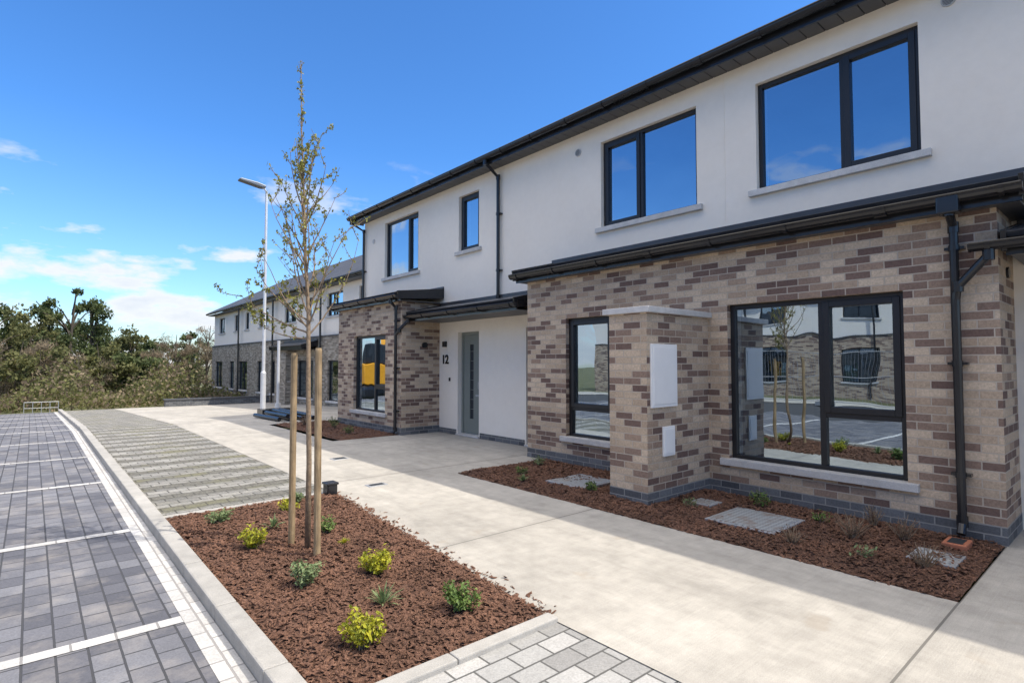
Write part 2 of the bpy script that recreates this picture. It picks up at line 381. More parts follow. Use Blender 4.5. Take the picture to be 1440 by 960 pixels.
# ------------------------------------------------------------------ windows / doors
def window(parent,X,y0,y1,z0,z1,vs=(),hs=None,case=(),room=True,fw=0.055,sill=True,sillmat=None,rd=0.07):
    hs=hs or {}
    fx=X+rd; fr=MB(); D=0.07
    fr.box(fx,fx+D,y0,y0+fw,z0,z1); fr.box(fx,fx+D,y1-fw,y1,z0,z1)
    fr.box(fx,fx+D,y0+fw,y1-fw,z0,z0+fw); fr.box(fx,fx+D,y0+fw,y1-fw,z1-fw,z1)
    edges=[y0+fw]+[v for m in vs for v in (m-0.03,m+0.03)]+[y1-fw]
    for m in vs: fr.box(fx+0.002,fx+D,m-0.03,m+0.03,z0+fw,z1-fw)
    gl=MB(); sash=MB(); ns=0
    panes=[]
    for i in range(len(edges)//2):
        a,b=edges[2*i],edges[2*i+1]
        if i in hs:
            h=hs[i]; fr.box(fx+0.002,fx+D,a,b,h-0.03,h+0.03); panes+=[(a,b,z0+fw,h-0.03,False),(a,b,h+0.03,z1-fw,i in case)]
        else: panes.append((a,b,z0+fw,z1-fw,i in case))
    for a,b,c,d,cs in panes:
        if cs:
            w=0.05; xx=fx-0.014; e=0.012
            sash.box(xx,fx+0.04,a-e,a+w,c-e,d+e); sash.box(xx,fx+0.04,b-w,b+e,c-e,d+e)
            sash.box(xx,fx+0.04,a+w,b-w,c-e,c+w); sash.box(xx,fx+0.04,a+w,b-w,d-w,d+e); ns+=1
            a+=w; b-=w; c+=w; d-=w
        t1,t2=U(-0.003,0.003),U(-0.003,0.003)
        gx=fx+0.035
        gl.face([(gx+t1,b,c),(gx-t1,a,c),(gx-t1+t2,a,d),(gx+t1+t2,b,d)])
    fr.obj("window_frame",FRAME,parent,bevel=0.004)
    if ns: sash.obj("window_sash",FRAME,parent,bevel=0.005)
    gl.obj("window_glass",GLASS,parent)
    if sill:
        MB().box(X-0.055,fx+0.03,y0-0.09,y1+0.09,z0-0.065,z0+0.012).obj("window_sill",sillmat or SILL,parent,bevel=0.006)
    if room:
        r=MB(); a,b=y0-0.3,y1+0.3; c,d=(z0-0.9 if z0<2 else z0-0.85),z1+0.15; p,q=X+0.302,X+3.2
        if z0<2: c=0.02
        r.face([(q,a,c),(q,b,c),(q,b,d),(q,a,d)]); r.face([(p,a,c),(q,a,c),(q,a,d),(p,a,d)]); r.face([(p,b,c),(q,b,c),(q,b,d),(p,b,d)])
        r.face([(p,a,d),(q,a,d),(q,b,d),(p,b,d)]); r.face([(p,a,c),(q,a,c),(q,b,c),(p,b,c)])
        r.obj("room",ROOM,parent)
        rv=MB(); rv.box(fx+D,X+0.301,y0-0.0,y0+0.012,z0,z1).box(fx+D,X+0.301,y1-0.012,y1,z0,z1).box(fx+D,X+0.34,y0+.012,y1-.012,z0,z0+0.02)
        rv.obj("window_board",WHITEM,parent)
    else:
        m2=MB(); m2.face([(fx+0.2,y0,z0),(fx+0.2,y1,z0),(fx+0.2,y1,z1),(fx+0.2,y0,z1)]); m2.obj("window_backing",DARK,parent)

def gutter(parent,x,y0,y1,ztop,r=0.06,brk=0.8):
    prof=[(x+r*math.cos(t),ztop+r*1.15*math.sin(t)) for t in [math.pi+math.pi*k/8 for k in range(9)]]
    prof+= [(x+(r-0.008)*math.cos(t),ztop+(r-0.008)*1.15*math.sin(t)) for t in [math.pi+math.pi*k/8 for k in range(8,-1,-1)]]
    g=MB().profile_y(prof,y0,y1)
    g.tube([(x-r,y0,ztop),(x-r,y1,ztop)],0.009,6)
    for ye in (y0,y1): g.profile_y([(x+(r+.003)*math.cos(t),ztop+(r+.003)*1.15*math.sin(t)) for t in [math.pi+math.pi*k/8 for k in range(9)]],ye-0.008,ye+0.008)
    n=int((y1-y0)/brk)
    for k in range(n+1):
        y=y0+0.12+k*(y1-y0-0.24)/max(1,n)
        pr=[(x+(r+0.012)*math.cos(t),ztop+(r+0.012)*1.15*math.sin(t)) for t in [math.pi+math.pi*j/8 for j in range(9)]]
        w=0.05 if k%3==1 else 0.018
        g.profile_y(pr,y-w,y+w)
    return g.obj("gutter",BLACK,parent)
def downpipe(parent,pts,r=0.034,clips=()):
    d=MB().tube(pts,r,12)
    P=[Vector(p) for p in pts]
    for p in P[1:-1]: d.tube([p+Vector((0,0,0.045)),p-Vector((0,0,0.045))],r+0.008,12)
    for z in clips:
        x,y=pts[-2][0],pts[-2][1]; d.tube([(x,y,z+0.025),(x,y,z-0.025)],r+0.007,12); d.box(x,x+0.09,y-0.07,y+0.07,z-0.012,z+0.012)
    return d.obj("downpipe",BLACK,parent)
def canopy(parent,xg,xw,y0,y1,zg,rise):
    p=[(xg+0.02,zg+0.01),(xw,zg+rise),(xw,zg+rise+0.05),(xg-0.02,zg+0.055)]
    MB().profile_y(p,y0,y1).obj("canopy_roof",LEAD,parent,bevel=0.006)
    MB().box(xg+0.055,xg+0.08,y0+0.02,y1-0.02,zg-0.13,zg+0.012).obj("canopy_fascia",BLACK,parent)
    for yy in (y0,y1-0.03):
        MB().profile_y([(xg+0.0,zg-0.10),(xw,zg-0.10+rise*0.6),(xw,zg+rise+0.07),(xg-0.025,zg+0.07)],yy-0.004,yy+0.034).obj("canopy_verge",BLACK,parent,bevel=0.004)
    MB().box(xg+0.08,xw,y0+0.04,y1-0.04,zg-0.125,zg-0.115).obj("canopy_soffit",SOFFIT,parent)
    MB().box(xw-0.03,xw-0.001,y0,y1,zg+rise+0.0,zg+rise+0.11).obj("wall_flashing",LEAD,parent)

XM=6.85
H1=empty("terraced_house",(XM,6,0))
upw=[(1.53,3.24,3.66,5.03),(4.07,5.77,3.65,5.05),(8.99,9.70,3.86,5.06),(11.35,13.0,3.68,5.12)]
doors=[(8.98,9.72,0.02,2.16),(6.84,7.56,0.02,2.16)]
MB().wall(XM,XM+0.3,-14,14.15,-0.3,5.36,upw+doors+[(1.3,5.9,0.2,2.4),(11.0,12.9,0.2,2.4)]).obj("rendered_wall",RENDER,H1)
MB().box(XM+0.3,XM+9,13.85,14.15,-0.3,5.36).obj("gable_wall",RENDER,H1)
g=MB(); g.face([(XM+0.3,14.149,5.36),(XM+9,14.149,5.36),(XM+4.6,14.149,7.9)]); g.obj("gable_peak",RENDER,H1)
window(H1,XM,*upw[0],vs=(2.27,),case=(0,))
window(H1,XM,*upw[1],vs=(5.04,),case=(1,))
window(H1,XM,*upw[2],case=(0,))
window(H1,XM,*upw[3],vs=(11.9,),case=(0,))
MB().tube([(XM-0.001,3.66,3.35),(XM-0.001,3.66,5.3)],0.005,6).obj("movement_joint",RENDER,H1)
ZE=5.42
rp=[(6.50,ZE+0.02),(11.4,ZE+2.75),(16.3,ZE+0.02),(16.3,ZE+0.10),(11.4,ZE+2.87),(6.50,ZE+0.10)]
MB().profile_y(rp,-14,14.35).obj("roof",ROOF,H1)
s=MB()
for k in range(142):
    y=-14+0.2*k; s.box(6.56,XM-0.003,y+0.006,y+0.194,ZE-0.09,ZE-0.078)
s.obj("soffit_boards",SOFFIT,H1)
MB().box(6.56,XM-0.002,-14,14.32,ZE-0.080,ZE-0.07).obj("soffit_backing",SGAP,H1)
MB().box(6.535,6.56,-14,14.34,ZE-0.11,ZE+0.05).obj("fascia",BLACK,H1)
MB().profile_y([(6.5,ZE-0.1),(6.9,ZE-0.1),(6.9,ZE+0.3),(6.48,ZE+0.09)],14.33,14.36).obj("bargeboard",BLACK,H1)
gutter(H1,6.47,-14,14.36,ZE+0.03,r=0.062)
XB=6.12
bw=[(1.54,3.27,0.40,2.18),(4.72,5.86,0.40,2.18)]
MB().wall(XB,XB+0.3,0.86,6.72,0.152,2.86,bw).obj("brick_front_wall",BRICK,H1)
MB().box(XB+0.3,XM,0.86,1.10,0.152,2.86).obj("brick_side_wall",BRICK,H1)
MB().box(XB+0.3,XM,6.46,6.72,0.152,2.86).obj("brick_side_wall_b",BRICK,H1)
MB().box(XB-0.004,XB+0.29,0.856,6.724,-0.3,0.152).box(XB+0.29,XM,0.856,1.1,-0.3,0.152).box(XB+0.29,XM,6.46,6.724,-0.3,0.152).obj("brick_plinth",PLINTH,H1)
window(H1,XB,*bw[0],vs=(2.28,),hs={0:0.98},case=(0,))
window(H1,XB,*bw[1],vs=(5.02,),hs={1:0.83},case=(1,))
canopy(H1,5.92,XM,0.66,6.86,2.94,0.24)
gutter(H1,5.90,0.67,6.87,2.93,r=0.06)
MB().box(4.9,XB,3.52,4.02,0.152,2.04).obj("brick_pier",BRICK,H1)
MB().box(4.896,XB,3.516,4.024,-0.3,0.152).obj("pier_plinth",PLINTH,H1)
MB().box(4.85,XB-0.002,3.46,4.08,2.04,2.105).obj("pier_coping",SILL,H1,bevel=0.006)
mb=MB().box(4.95,5.43,3.495,3.52,1.03,1.71); mb.box(5.16,5.38,3.498,3.52,0.50,0.82); mb.obj("meter_box",WHITEM,H1,bevel=0.006)
MB().box(4.985,5.395,3.490,3.496,1.065,1.675).box(5.185,5.355,3.493,3.499,0.525,0.795).obj("meter_box_door",WHITEM,H1,bevel=0.004)
XP=5.9
MB().wall(XP,XP+0.3,10.42,13.6,0.152,2.86,[(11.13,12.72,0.39,2.15)]).obj("porch_front_wall",BRICK,H1)
MB().box(XP+0.3,XM,10.42,10.7,0.152,2.86).box(XP+0.3,XM,13.3,13.6,0.152,2.86).obj("porch_side_wall",BRICK,H1)
MB().box(XP-0.004,XP+0.29,10.416,13.604,-0.3,0.152).box(XP+0.29,XM,10.416,10.7,-0.3,0.152).obj("porch_plinth",PLINTH,H1)
window(H1,XP,11.13,12.72,0.39,2.15,vs=(11.75,),hs={0:0.95},case=(0,))
canopy(H1,5.72,XM,10.25,13.75,2.94,0.14)
gutter(H1,5.70,10.26,13.76,2.93,r=0.06)
canopy(H1,6.0,XM,6.90,10.38,2.52,0.2)
gutter(H1,5.98,6.86,10.75,2.50,r=0.055)
canopy(H1,6.0,XM,-3.2,0.82,2.52,0.2)
gutter(H1,5.98,-3.2,1.02,2.50,r=0.055)
MB().wall(XB,XB+0.3,-9,-3.3,0,2.86,[(-6,-4.2,0.4,2.18)]).obj("brick_front_wall_b",BRICK,H1)
window(H1,XB,-6,-4.2,0.4,2.18,vs=(-5,),room=False)
canopy(H1,5.92,XM,-9.1,-3.2,2.94,0.24)
def door(y0,y1,X):
    f=MB(); a=X+0.10
    f.box(a,a+0.07,y0,y0+0.06,0.02,2.16).box(a,a+0.07,y1-0.06,y1,0.02,2.16).box(a,a+0.07,y0+0.06,y1-0.06,2.10,2.16)
    f.obj("door_frame",DOORM,H1,bevel=0.004)
    d=MB(); a2=a+0.02; ys=y0+0.30; ye=ys+0.13
    d.wall(a2,a2+0.05,y0+0.065,y1-0.065,0.05,2.095,[(ys+0.04,ye+0.04,0.35,1.9)])
    d.obj("door_leaf",DOORM,H1,bevel=0.003)
    gmb=MB(); gmb.face([(a2+0.02,ys+0.04,0.35),(a2+0.02,ye+0.04,0.35),(a2+0.02,ye+0.04,1.9),(a2+0.02,ys+0.04,1.9)]); gmb.obj("door_glass",DARK,H1)
    gb=MB()
    for k in range(7): gb.box(a2-0.004,a2+0.01,ys+0.04,ye+0.04,0.55+k*0.2,0.56+k*0.2)
    gb.obj("door_glazing_bars",DOORM,H1)
    MB().tube([(a2-0.04,y0+0.12,0.98),(a2-0.04,y0+0.12,1.12)],0.012).box(a2-0.045,a2,y0+0.11,y0+0.13,1.0,1.02).box(a2-0.045,a2,y0+0.11,y0+0.13,1.08,1.10).box(a2-0.008,a2,y0+0.10,y0+0.26,0.82,0.86).obj("door_handle",GALV,H1)
    MB().box(X-0.04,X+0.3,y0-0.02,y1+0.02,0.0,0.035).obj("threshold",SILL,H1,bevel=0.005)
door(8.98,9.72,XM); door(6.84,7.56,XM)
MB().box(XM-0.012,XM,7.6,8.94,0,0.11).box(XM-0.012,XM,9.76,10.41,0,0.11).obj("wall_base_band",PLINTH,H1)
c=bpy.data.curves.new("house_number","FONT"); c.body="12"; c.size=0.27; c.extrude=0.008; c.offset=0.006; c.space_character=0.95; c.materials.append(BLACK)
o=bpy.data.objects.new("house_number",c); COL.objects.link(o)
M=Matrix(((0,0,-1,XM-0.012),(-1,0,0,10.31),(0,1,0,1.50),(0,0,0,1))); o.parent=H1; o.matrix_parent_inverse=Matrix.Translation(H1.location).inverted(); o.matrix_basis=M
MB().box(XM-0.07,XM,10.12,10.22,1.86,1.98).box(XM-0.02,XM,9.98,10.04,1.12,1.2).obj("wall_light",BLACK,H1,bevel=0.01)
v=MB()
for y,z in ((1.27,5.12),(6.25,5.02),(13.6,4.75)):
    v.tube([(XM-0.018,y,z),(XM+0.01,y,z)],0.062,20)
v.obj("wall_vent",SILL,H1)
v=MB()
for y,z in ((1.27,5.12),(6.25,5.02)):
    for k in range(-3,4): 
        w=math.sqrt(max(0,0.048**2-(k*0.014)**2)); v.box(XM-0.021,XM-0.0185,y-w,y+w,z+k*0.014-0.003,z+k*0.014+0.003)
v.obj("wall_vent_slots",SOFFIT,H1)
v=MB(); v.tube([(6.45,10.36,1.9),(6.45,10.42,1.9)],0.06,14); v.obj("porch_vent",BLACK,H1)
v=MB(); v.tube([(6.5,0.84,2.3),(6.5,0.87,2.3)],0.05,14); v.obj("porch_vent_b",BLACK,H1)
downpipe(H1,[(6.47,8.30,5.42),(6.47,8.30,5.33),(6.79,8.30,5.12),(6.79,8.30,2.78),(6.79,8.30,2.72)],clips=(4.4,3.3))
downpipe(H1,[(5.90,1.14,2.92),(5.90,1.14,2.80),(6.05,1.14,2.68),(6.05,1.14,0.16),(5.99,1.14,0.06)],clips=(2.5,1.5,0.55))
downpipe(H1,[(5.98,0.9,2.48),(5.98,0.9,2.40),(6.04,1.12,2.16),(6.05,1.14,2.05)])
MB().box(5.84,5.96,1.06,1.22,2.77,2.93).obj("hopper",BLACK,H1,bevel=0.015)
downpipe(H1,[(5.70,10.55,2.92),(5.70,10.55,2.80),(5.83,10.55,2.68),(5.83,10.55,0.12),(5.78,10.55,0.04)],clips=(2.4,1.4,0.5))
downpipe(H1,[(5.98,10.3,2.48),(5.98,10.3,2.40),(5.85,10.45,2.2),(5.83,10.55,2.1)])
downpipe(H1,[(6.47,14.2,5.42),(6.47,14.2,5.3),(6.79,14.09,5.1),(6.79,14.09,0.3),(6.79,14.09,0.1)],clips=(4,2))

# ------------------------------------------------------------------ far terrace
def terrace(name,X,y0,y1,zb,zm,ze,wins,lows,lower,roofw=9.0):
    E=empty(name,(X,(y0+y1)/2,zb))
    up=[(a,b,zm+0.8,zm+1.75) for a,b in wins]
    lo=[(a,b,zb+0.75,zb+2.35) for a,b in lows]
    MB().wall(X,X+0.3,y0,y1,zm,ze,up).obj("rendered_wall",RENDER,E)
    MB().wall(X-0.12,X+0.3,y0,y1,zb-1,zm,lo).obj("stone_wall",lower,E)
    MB().box(X-0.16,X,y0-0.02,y1+0.02,zm,zm+0.05).obj("string_course",SOFFIT,E)
    MB().box(X+0.3,X+roofw,y1-0.3,y1,zb-1,ze).box(X+0.3,X+roofw,y0,y0+0.3,zb-1,ze).obj("gable_wall",RENDER,E)
    g=MB()
    for yy in (y0+0.01,y1-0.01): g.face([(X,yy,ze),(X+roofw,yy,ze),(X+roofw/2,yy,ze+2.5)])
    g.obj("gable_peak",RENDER,E)
    for w in up: window(E,X,*w,vs=((w[0]+w[1])/2,) if w[1]-w[0]>1 else (),room=False,fw=0.06)
    for w in lo: window(E,X-0.12,*w,vs=((w[0]+w[1])/2,) if w[1]-w[0]>1 else (),room=False,fw=0.06)
    h=2.65
    MB().profile_y([(X-0.4,ze),(X+roofw/2,ze+h),(X+roofw+0.4,ze),(X+roofw+0.4,ze+0.09),(X+roofw/2,ze+h+0.1),(X-0.4,ze+0.09)],y0-0.25,y1+0.25).obj("roof",ROOF,E)
    MB().box(X-0.36,X,y0-0.2,y1+0.2,ze-0.1,ze-0.06).obj("soffit",SOFFIT,E)
    gutter(E,X-0.42,y0-0.25,y1+0.25,ze+0.03,0.07,2.0)
    d=MB(); y=y0+5.6
    while y<y1-1: d.tube([(X-0.2,y,ze),(X-0.2,y,zb)],0.045,8); y+=5.9
    d.obj("downpipe",BLACK,E)
    return E
F=terrace("terraced_house",9.0,16.5,40.2,-0.72,2.58,4.66,
   [(17.5,19),(20.4,21.9),(23.4,24.1),(25.4,26.9),(29.3,30.8),(32.6,33.3),(34.8,35.5),(37.6,39.0)],
   [(17.5,19.2),(20.5,21.5),(23.0,24.8),(26.6,28.4),(29.6,30.6),(32.4,34.0),(35.0,35.9),(37.6,39.2)],STONE)
canopy(F,8.2,8.88,22.5,26.5,2.2,0.2)
MB().box(8.4,8.88,24.9,26.3,-1,2.1).obj("porch_block",STONE,F)
O=terrace("terraced_house",0,-14,26,0,2.9,5.4,
   [(-12,-10.3),(-8,-6.4),(-4.6,-3.9),(-2,-0.3),(2,3.6),(5.2,5.9),(8,9.7),(12,13.6),(16,17.7),(20,21.6)],
   [(-12,-10.3),(-8,-6.4),(-2,-0.3),(2,3.6),(8,9.7),(12,13.6),(16,17.7),(20,21.6)],BRICK)
O.rotation_euler=(0,0,math.pi); O.location=(-17.0,6,0)
SF=empty("construction_fence",(-9.4,4,0)); mb=MB()
for k in range(5):
    ya=-6+k*3.5; yb=ya+3.4; x=-9.4+0.15*(k%2)
    for y in (ya,yb): mb.tube([(x,y,0),(x,y,2.0)],0.02,6)
    for z in (0.15,1.1,1.98): mb.tube([(x,ya,z),(x,yb,z)],0.014,5)
    for j in range(1,34): mb.box(x-.004,x+.004,ya+j*.1-.003,ya+j*.1+.003,0.15,1.98)
    mb.box(x-.35,x+.35,yb-.1,yb+.12,0,0.13)
mb.obj("panels",GALV,SF)

# ------------------------------------------------------------------ beds
from mathutils import noise as mn
def bed(name,poly,z,chips,mat=MULCH,heap=0.03,xr=None):
    (xa,xb,ya,yb)=poly; nx=max(2,int((xb-xa)/0.05)); ny=max(2,int((yb-ya)/0.05))
    XR=xr or (lambda y: xb)
    mb=MB()
    def hz(x,y):
        e=min(1,max(0,min(x-xa,XR(y)-x,y-ya,yb-y))/0.15); return z+heap*e+0.022*mn.noise(Vector((x*2.2,y*2.2,1)))*e+0.012*mn.noise(Vector((x*11,y*11,4)))+0.008*mn.noise(Vector((x*27,y*27,9)))
    for j in range(ny+1):
        for i in range(nx+1):
            y=ya+(yb-ya)*j/ny; x=xa+(XR(y)-xa)*i/nx; mb.v.append((x,y,hz(x,y)))
    for j in range(ny):
        for i in range(nx):
            a=j*(nx+1)+i; mb.f.append((a,a+1,a+nx+2,a+nx+1))
    E=empty(name,((xa+xb)/2,(ya+yb)/2,z))
    mb.obj("mulch_surface",mat,E,smooth=True)
    c=MB()
    for k in range(chips):
        y=U(ya+0.005,yb-0.005); x=U(xa+0.005,XR(y)+0.01); l=U(0.006,0.026); w=l*U(0.2,0.6)
        if xr and R()<0.012: x=XR(y)+abs(random.gauss(0,0.05))
        q=Euler((U(-.6,.6),U(-.6,.6),U(0,6.28))).to_matrix(); zz=hz(min(x,XR(y)),y); zz=max(zz,0.001) if x>XR(y) else zz
        p=Vector((x,y,zz+0.004+(U(0,0.008) if x<XR(y) else 0))); t=0.003
        A=[p+q@Vector(v) for v in ((-l,-w,0),(l,-w*0.7,0),(l*0.9,w,0),(-l,w*0.8,0),(0,0,t*1.6))]
        c.face([A[0],A[1],A[4]]); c.face([A[1],A[2],A[4]]); c.face([A[2],A[3],A[4]]); c.face([A[3],A[0],A[4]])
    c.obj("bark_chips",CHIP,E)
    return hz
B1=bed("planting_bed",(0.99,2.60,2.42,6.34),-0.004,19000,heap=0.02,xr=lambda y: edge(y)+0.004)
B2=bed("planting_bed",(4.45,6.12,0.88,6.32),-0.002,17000,heap=0.03)
B3=bed("planting_bed",(4.6,5.9,10.5,14.3),-0.002,3000,heap=0.03)

# ------------------------------------------------------------------ plants
def bush(name,x,y,z,r,h,mat,n,leaf=0.02,stems=16):
    E=empty(name,(x,y,z)); st=MB(); lf=MB()
    tips=[]
    for k in range(stems):
        a=U(0,6.28); rr=r*math.sqrt(R())*0.9; hh=h*U(0.55,1)*(1-0.35*(rr/r)**2)
        t=Vector((x+rr*math.cos(a),y+rr*math.sin(a),z+hh)); b=Vector((x+U(-.02,.02),y+U(-.02,.02),z-0.01))
        m=(b+t)/2+Vector((U(-.02,.02),U(-.02,.02),0.01)); st.tube([b,m,t],[0.004,0.003,0.0015],4,False); tips.append((b,m,t))
    for k in range(n):
        b,m,t=random.choice(tips); s=U(0.3,1.05); p=(m.lerp(t,(s-.5)*2) if s>.5 else b.lerp(m,s*2))
        p=p+Vector((U(-1,1),U(-1,1),U(-1,1)))*leaf*1.6
        if p.z<z+0.01: p.z=z+0.01
        l=leaf*U(0.6,1.2); w=l*0.5; q=Euler((U(-1,1),U(-1,1),U(0,6.28))).to_matrix()
        A=[p+q@Vector(v) for v in ((-l,0,0),(0,-w,l*.2),(l,0,0),(0,w,l*.2))]; lf.face(A)
    st.obj("stems",BARK,E); lf.obj("leaves",mat,E)
def spiky(name,x,y,z,r,mat,n=45):
    E=empty(name,(x,y,z)); lf=MB()
    for k in range(n):
        a=U(0,6.28); el=U(0.35,1.4); L=r*U(0.7,1.15); d=Vector((math.cos(a)*math.cos(el),math.sin(a)*math.cos(el),math.sin(el)))
        s=Vector((-math.sin(a),math.cos(a),0))*0.006; p=Vector((x,y,z)); m=p+d*L*.55; t=p+d*L-Vector((0,0,L*0.18))
        lf.face([p-s,p+s,m+s*.9,m-s*.9]); lf.face([m-s*.9,m+s*.9,t])
    lf.obj("blades",mat,E)
for (x,y,r,h,m,n) in ((1.38,4.78,.12,.20,L_YEL,620),(1.36,5.75,.14,.12,L_SAGE,500),(1.41,3.77,.13,.17,L_SAGE,640),(1.88,3.66,.15,.19,L_YEL,800),
    (2.00,2.78,.13,.19,L_GRN,660),(1.34,2.76,.115,.20,L_YEL,700),(2.0,5.78,.12,.12,L_YEL,400),(2.02,4.85,.08,.13,L_GRN,260),(2.2,6.1,.1,.1,L_SAGE,250),
    (4.95,4.35,.10,.13,L_GRN,240),(5.0,5.6,.09,.14,L_GRN,160),(5.6,5.9,.1,.15,L_SAGE,160),(5.75,2.75,.13,.2,L_GRN,260),(5.6,2.1,.08,.1,L_GRN,100),
    (5.3,1.75,.17,.24,L_RED,170),(5.6,1.45,.16,.22,L_RED,180),(4.9,1.15,.15,.22,L_RED,150),(5.85,1.75,.13,.22,L_RED,150),(5.2,3.2,.1,.1,L_SAGE,90),(4.85,1.5,.1,.1,L_SAGE,60),(4.75,2.0,.12,.18,L_RED,110),
    (5.1,11.2,.16,.2,L_GRN,200),(5.3,12.4,.2,.3,L_GRN,240),(5.0,13.4,.2,.3,L_RED,200)):
    bush("shrub",x,y,0.02,r,h,m,n,leaf=0.017 if m is not L_RED else 0.010,stems=20 if m is not L_RED else 34)
for (x,y,r,m) in ((1.67,3.15,.16,L_SAGE),(1.69,5.26,.15,L_SAGE),(1.98,4.4,.07,L_YEL),(4.75,5.3,.12,L_SAGE)):
    spiky("ornamental_grass",x,y,0.02,r,m)

def cover(x0,x1,y0,y1,z=0.045,name="manhole_cover",mat=PLATE):
    E=empty(name,((x0+x1)/2,(y0+y1)/2,z)); MB().box(x0,x1,y0,y1,-0.05,z).obj("frame",GALV,E,bevel=0.004); MB().box(x0+.035,x1-.035,y0+.035,y1-.035,z-.02,z+.004).obj("plate",mat,E,bevel=0.003)
cover(4.85,5.5,2.2,2.85); cover(4.9,5.55,4.45,5.05); cover(5.05,5.4,1.0,1.3); cover(5.3,5.55,3.05,3.3)
cover(3.15,3.4,6.3,6.45,0.006,"drain_cover",DARK); cover(3.6,3.85,8.4,8.6,0.006,"drain_cover",DARK)
E=empty("terracotta_gully",(5.75,1.13,0)); MB().box(5.62,5.86,1.04,1.2,-0.05,0.06).obj("rim",TERRA,E,bevel=0.008); MB().box(5.65,5.83,1.07,1.17,0.05,0.063).obj("grate",DARK,E)
E=empty("utility_box",(2.64,6.3,0)); MB().box(2.58,2.70,6.2,6.34,0,0.13).obj("body",BLACK,E,bevel=0.012); MB().box(2.57,2.71,6.19,6.35,0.115,0.14).obj("lid",BLACK,E,bevel=0.006)
# leftover black pipes and edging beyond the porch
E=empty("pipe_stack",(5.4,15.6,0)); mb=MB()
for k in range(7):
    x=4.9+0.14*k; mb.tube([(x,14.7+U(0,.3),0.06+0.08*(k%2)),(x+U(-.15,.15),16.6+U(-.4,.3),0.06+0.08*(k%2))],0.055,10)
mb.box(5.1,6.0,17.0,17.5,-0.05,0.16); mb.obj("pipes",BLACK,E)

# ------------------------------------------------------------------ young tree with stakes
T=empty("young_tree",(1.72,4.52,0)); wood=MB(); lv=MB()
tx,ty=1.72,4.52
trunk=[(tx,ty,-0.02),(tx+.003,ty,0.7),(tx-.01,ty+.005,1.3),(tx-.015,ty+.01,1.9),(tx-.04,ty+.03,2.4),(tx-.055,ty+.045,2.9),(tx-.075,ty+.06,3.4),(tx-.085,ty+.07,4.02)]
tr=[0.025,0.021,0.019,0.016,0.012,0.009,0.006,0.002]
wood.tube(trunk,tr,10)
def leafclump(p,n,s=0.013):
    for k in range(n):
        q=Euler((U(-1.4,1.4),U(-1.4,1.4),U(0,6.28))).to_matrix(); l=s*U(0.6,1.3); o=p+Vector((U(-1,1),U(-1,1),U(-1,1)))*0.016
        lv.face([o+q@Vector(v) for v in ((-l,0,0),(0,-l*.6,0),(l,0,0),(0,l*.6,0))])
def interp(z):
    for a,b in zip(trunk,trunk[1:]):
        if a[2]<=z<=b[2]:
            t=(z-a[2])/(b[2]-a[2]); return Vector(a).lerp(Vector(b),t)
    return Vector(trunk[-1])
def twig(p,d,L,r,lvl,leafy=1.0):
    pts=[p]; rad=[r]; n=5; dd=d.normalized()
    for k in range(n):
        dd=(dd+Vector((U(-.16,.16),U(-.16,.16),0.12 if lvl<2 else U(-.1,.15)))).normalized(); p=p+dd*L/n; pts.append(p); rad.append(max(0.0016,r*(1-0.8*(k+1)/n)))
    wood.tube(pts,rad,5,False)
    for k in range(1,n+1):
        if R()<0.55*leafy: leafclump(pts[k],random.randint(1,4))
        if R()<0.3*leafy: leafclump(pts[k-1].lerp(pts[k],R()),1,0.010)
        if lvl<2 and R()<(0.75 if lvl==0 else 0.32):
            a=U(0,6.28); side=(dd.cross(Vector((math.cos(a),math.sin(a),0.2)))).normalized()
            twig(pts[k],dd*0.75+side*0.8,L*U(0.2,0.38),r*0.5,lvl+1,leafy)
for k in range(29):
    z=1.72+1.4*(k/29)+U(-.03,.03); a=k*2.4+U(-.3,.3); p=interp(z); up=U(1.0,2.0)
    twig(p,Vector((math.cos(a),math.sin(a),up)),(0.86-0.36*(z-1.7))*U(0.7,1.1),0.0075,0)
twig(interp(1.75),Vector((-0.8,0.75,0.25)),0.66,0.008,0,2.2); twig(interp(1.85),Vector((-0.9,0.5,0.6)),0.62,0.008,0,2.0); twig(interp(1.8),Vector((-0.5,0.9,0.5)),0.5,0.007,0,2)
twig(interp(1.7),Vector((-0.9,0.6,-0.02)),0.5,0.007,0,2.4)
for k in range(50):
    z=U(2.95,3.97); p=interp(z); a=U(0,6.28); twig(p,Vector((math.cos(a),math.sin(a),2.2)),0.06,0.0025,2,0.5)
wood.obj("trunk_and_branches",BARK,T,smooth=True); lv.obj("leaves",L_TREE,T)
for (x,y,h,lean) in ((1.68,4.77,1.59,0.0),(1.70,4.27,1.62,-0.01)):
    S=empty("wooden_tree_stake",(x,y,0)); MB().tube([(x,y,-0.05),(x+lean*.5,y,h*.5),(x+lean,y,h-0.02),(x+lean,y,h)],[0.027,0.0265,0.026,0.022],14).obj("post",TIMBER,S)

